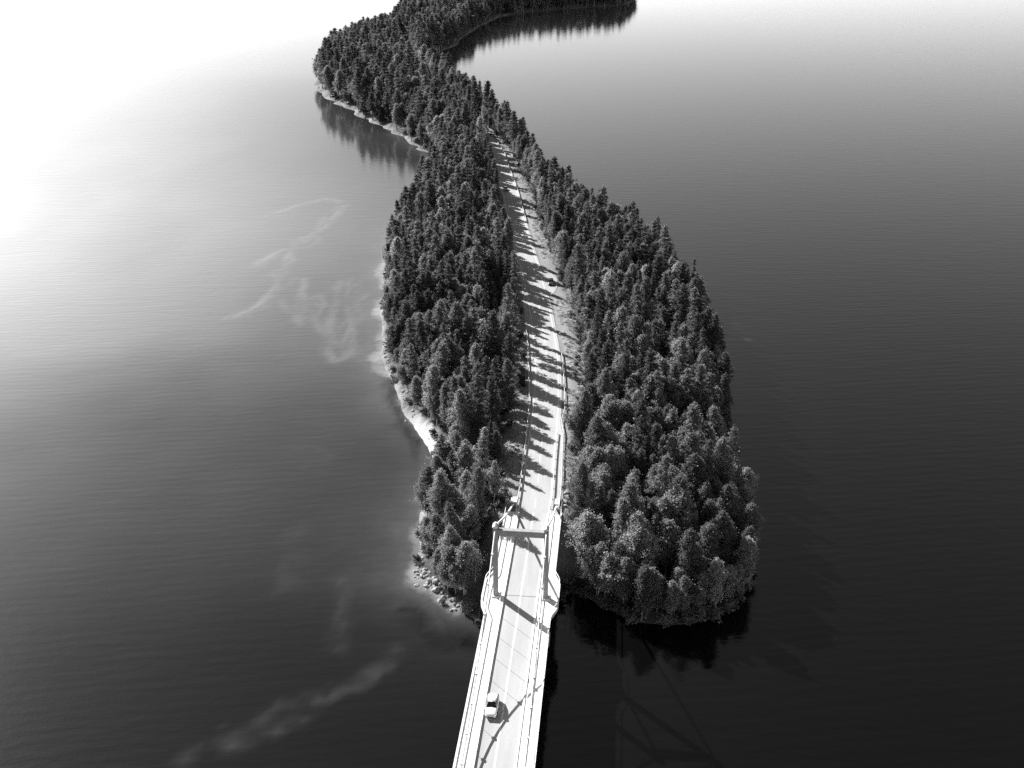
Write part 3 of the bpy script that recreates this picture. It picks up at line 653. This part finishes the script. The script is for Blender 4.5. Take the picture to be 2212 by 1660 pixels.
for k in range(3):
    ids = np.where(kind == k)[0]; ids = ids[np.argsort(depth[ids])][:300]; individual[ids] = True
edge_left = (off < 0) & (-off < 9.8) & (rs_ > 2); edge_right = (off > 0) & (off < np.interp(rs_, [0, 67, 121, 485], [12.4, 12.4, 13.4, 9.6])) & (rs_ > 2)
order = sorted(np.where(individual)[0], key=lambda i: P[i, 1]); cnt = {}
for i in order:
    k = KN[kind[i]]; v = PROTO[k][var[i] % len(PROTO[k])]
    side = 'left' if off[i] < 0 else 'right'; shared = None
    if edge_left[i] or edge_right[i]:
        key = (k, side); cnt[key] = cnt.get(key, 0) + 1
        lab = '%s on the %s road edge, %s %s there from the bridge' % (LOOK[k], side, ordinal(cnt[key]), k); grp = '%s trees along the %s road edge' % (k, side)
    elif sd[i] < 5.5 and P[i, 1] > 155:
        key = (k, side, 's'); cnt[key] = cnt.get(key, 0) + 1
        lab = '%s on the %s shore, %s shore %s counted from the bridge' % (LOOK[k], side, ordinal(cnt[key]), k); grp = '%s trees along the %s shore' % (k, side)
    else:
        size = 'tall' if scl[i] > 1.03 else ('middling' if scl[i] > .9 else 'low')
        zi = int(np.searchsorted([174, 196, 226, 257, 293, 329, 372, 427], P[i, 1])); zone = ZONES[zi]
        key = (k, side, size, zi); cnt[key] = cnt.get(key, 0) + 1
        lab = '%s %s in %s forest %s, %s from the bridge' % (size, SHORT[k], side, zone, ordinal(cnt[key])); grp = '%s trees deep in the %s forest' % (k, side)
    root = thing(k + '_tree', lab, 'tree', (float(P[i, 0]), float(P[i, 1]), float(gz[i]) - .1), float(rot[i]), grp)
    root.scale = (float(scl[i] * wid_[i]), float(scl[i] * wid_[i]), float(scl[i]))
    root.rotation_euler = (float(tilt[i, 0]), float(tilt[i, 1]), float(rot[i]))
    link('crown', v[0], root); link('trunk', v[1], root)

def scatter(name, pts, rots, scls, idx, protos, label, cat=None, zw=None):
    """one 'stuff' object: points that carry instances of the prototype meshes"""
    col = bpy.data.collections.new(name + '_prototypes')
    for j, m_ in enumerate(protos):
        o = bpy.data.objects.new('%s_prototype_%02d' % (name, j), m_); col.objects.link(o)
    me = bpy.data.meshes.new(name); me.vertices.add(len(pts)); me.vertices.foreach_set('co', np.asarray(pts, np.float32).ravel())
    for nm, vals in (('rot', rots), ('scl', scls), ('wid', zw if zw is not None else scls)): set_attr(me, nm, vals)
    a = me.attributes.new('idx', 'INT', 'POINT'); a.data.foreach_set('value', np.asarray(idx, np.int32))
    o = link(name, me, kind='stuff', label=label)
    ng = bpy.data.node_groups.new(name, 'GeometryNodeTree')
    ng.interface.new_socket('Geometry', in_out='INPUT', socket_type='NodeSocketGeometry'); ng.interface.new_socket('Geometry', in_out='OUTPUT', socket_type='NodeSocketGeometry')
    A = ng.nodes.new; L = ng.links.new
    gi = A('NodeGroupInput'); go = A('NodeGroupOutput'); ip = A('GeometryNodeInstanceOnPoints'); ci = A('GeometryNodeCollectionInfo')
    ci.inputs[0].default_value = col; ci.inputs[1].default_value = True; ci.inputs[2].default_value = True
    ip.inputs['Pick Instance'].default_value = True
    def na(n, dt):
        q = A('GeometryNodeInputNamedAttribute'); q.data_type = dt; q.inputs[0].default_value = n; return q.outputs[0]
    cr = A('ShaderNodeCombineXYZ'); L(na('rot', 'FLOAT'), cr.inputs[2]); er = A('FunctionNodeEulerToRotation'); L(cr.outputs[0], er.inputs[0])
    cs = A('ShaderNodeCombineXYZ'); L(na('wid', 'FLOAT'), cs.inputs[0]); L(na('wid', 'FLOAT'), cs.inputs[1]); L(na('scl', 'FLOAT'), cs.inputs[2])
    L(gi.outputs[0], ip.inputs['Points']); L(ci.outputs[0], ip.inputs['Instance']); L(na('idx', 'INT'), ip.inputs['Instance Index'])
    L(er.outputs[0], ip.inputs['Rotation']); L(cs.outputs[0], ip.inputs['Scale']); L(ip.outputs[0], go.inputs[0])
    md = o.modifiers.new('scatter', 'NODES'); md.node_group = ng
    return o
rest = np.where(~individual)[0]
allp = [p[2] for p in PROTO['pine']] + [p[2] for p in PROTO['spruce']] + [p[2] for p in PROTO['birch']]
base_i = np.array([0, len(PROTO['pine']), len(PROTO['pine']) + len(PROTO['spruce'])]); cnt_i = np.array([len(PROTO[k]) for k in KN])
scatter('forest', np.stack([P[rest, 0], P[rest, 1], gz[rest] - .1], 1), rot[rest], scl[rest], base_i[kind[rest]] + var[rest] % cnt_i[kind[rest]], allp, 'dense mixed forest over the far neck and headland', zw=scl[rest] * wid_[rest])

# undergrowth and verge grass
Q = poisson(-56, 70, 142, 560, 2.7, 15); sdq = shore_sd(Q[:, 0], Q[:, 1]); Q = Q[sdq > .1]; sdq = sdq[sdq > .1]; oq, _, rq = road_off(Q[:, 0], Q[:, 1])
bq = (Q[:, 0] - BR_O[0]) * BA[0] + (Q[:, 1] - BR_O[1]) * BA[1]; lq = np.abs((Q[:, 0] - BR_O[0]) * BRT[0] + (Q[:, 1] - BR_O[1]) * BRT[1])
okq = ((oq < -5.8) | (oq > np.interp(rq, [0, 67, 85, 303, 364], [6.4, 6.2, 9.2, 8.6, 7.0]))) & ~((lq < 8) & (bq < ABUT)) & (fbm(Q[:, 0] / 8, Q[:, 1] / 8, 111) + rng.normal(0, .4, len(Q)) > np.where((sdq < 3) & (Q[:, 0] > 5), -.8, .1))
Q = Q[okq]; fs = SH[((SH[:, 0] > 7) & (SH[:, 1] < 200)) | ((SH[:, 0] > -15) & (SH[:, 0] < 0) & (SH[:, 1] < 156))]
fs = np.concatenate([fs + rng.normal(0, .7, fs.shape) + np.array([0, .5]) for _ in range(4)]); Q = np.concatenate([Q, fs]); n = len(Q)
ss = rng.uniform(.5, 1.5, n) * np.where((Q[:, 0] > 8) & (Q[:, 1] < 174) & (shore_sd(Q[:, 0], Q[:, 1]) < 5), 1.3, 1.0)
scatter('undergrowth', np.stack([Q[:, 0], Q[:, 1], np.maximum(ground_z(Q[:, 0], Q[:, 1]), 0) - .05], 1), rng.uniform(0, 6.28, n), ss, rng.integers(0, 3, n), [make_shrub(400 + i) for i in range(3)], 'low leafy undergrowth beneath the trees')
Q = poisson(-15, 28, 170, 545, 1.25, 16); oq, _, rq = road_off(Q[:, 0], Q[:, 1])
okq = (np.abs(oq) > 5.2) & (oq < 14) & (oq > -8.5) & (fbm(Q[:, 0] / 3, Q[:, 1] / 3, 121) > -.35) & ~((rq > 126) & (rq < 168) & (oq > 0) & (oq < 8.4))
Q = Q[okq]; n = len(Q)
scatter('verge_grass', np.stack([Q[:, 0], Q[:, 1], ground_z(Q[:, 0], Q[:, 1]) - .02], 1), rng.uniform(0, 6.28, n), rng.uniform(.6, 1.5, n), rng.integers(0, 3, n), [make_tuft(500 + i) for i in range(3)], 'dry pale grass on the road verges')

# shore boulders
def boulder_mesh(seed):
    bm = bmesh.new(); bmesh.ops.create_icosphere(bm, subdivisions=2, radius=.5); r = random.Random(seed); c = [Vector((r.uniform(-1, 1), r.uniform(-1, 1), r.uniform(-1, 1))).normalized() for _ in range(9)]
    for v in bm.verts:
        k = 1 + sum(.0 for _ in c); d = v.co.normalized()
        for q in c:
            e = d.dot(q)
            if e > .55: k = min(k, .62 / max(e, .3) + .12)
        v.co = Vector((d.x * .5 * k * 1.15, d.y * .5 * k, d.z * .5 * k * .8))
    me = bpy.data.meshes.new('boulder'); bm.to_mesh(me); bm.free(); me.materials.append(M['rock']); return me
BM_ = [boulder_mesh(i) for i in range(5)]
def boulders(line, n, spread, s0, s1, lab, grp):
    L = catmull(line, .5); pts = []
    for j in range(n):
        p = L[random.randrange(len(L))]; pts.append((p[0] + random.gauss(0, spread), p[1] + random.gauss(0, spread)))
    pts.sort(key=lambda q: q[1])
    for j, (x, y) in enumerate(pts):
        z = float(ground_z(np.array([x]), np.array([y]))[0]); s_ = s0 + (s1 - s0) * random.random() ** 2
        o = link('boulder', BM_[j % 5], None, lab % ordinal(j + 1), 'boulder', grp, loc=(x, y, max(z, -.15) + s_ * .04)); o.scale = (s_, s_ * random.uniform(.7, 1.3), s_ * random.uniform(.7, 1.1)); o.rotation_euler = (random.uniform(-.4, .4), random.uniform(-.4, .4), random.uniform(0, 6.28))
boulders([(-18.5, 165.1), (-17.4, 161.5), (-15.6, 158.7), (-14.0, 156.4), (-12.2, 154.5), (-10.1, 152.3)], 90, .9, .4, 1.5, 'pale boulder in the near left rock bank, %s along it from the bridge', 'pale boulders banked on the near left shore')
boulders([(-38.3, 279.6), (-35.0, 264.6), (-31.5, 252.9), (-27.9, 238.8), (-24.8, 227.5)], 60, .8, .4, 1.1, 'small grey stone on the left shoreline below the pines, %s from the beach', 'small stones along the left shoreline')
boulders([(12.0, 182.0), (11.2, 177.1), (10.5, 172.9)], 22, .6, .5, 1.2, 'pale rock beside the right bridge abutment, %s from the pylon', 'pale rocks beside the right bridge abutment')
print('trees', len(P), 'individual', int(individual.sum()), [int((kind == k).sum()) for k in range(3)])
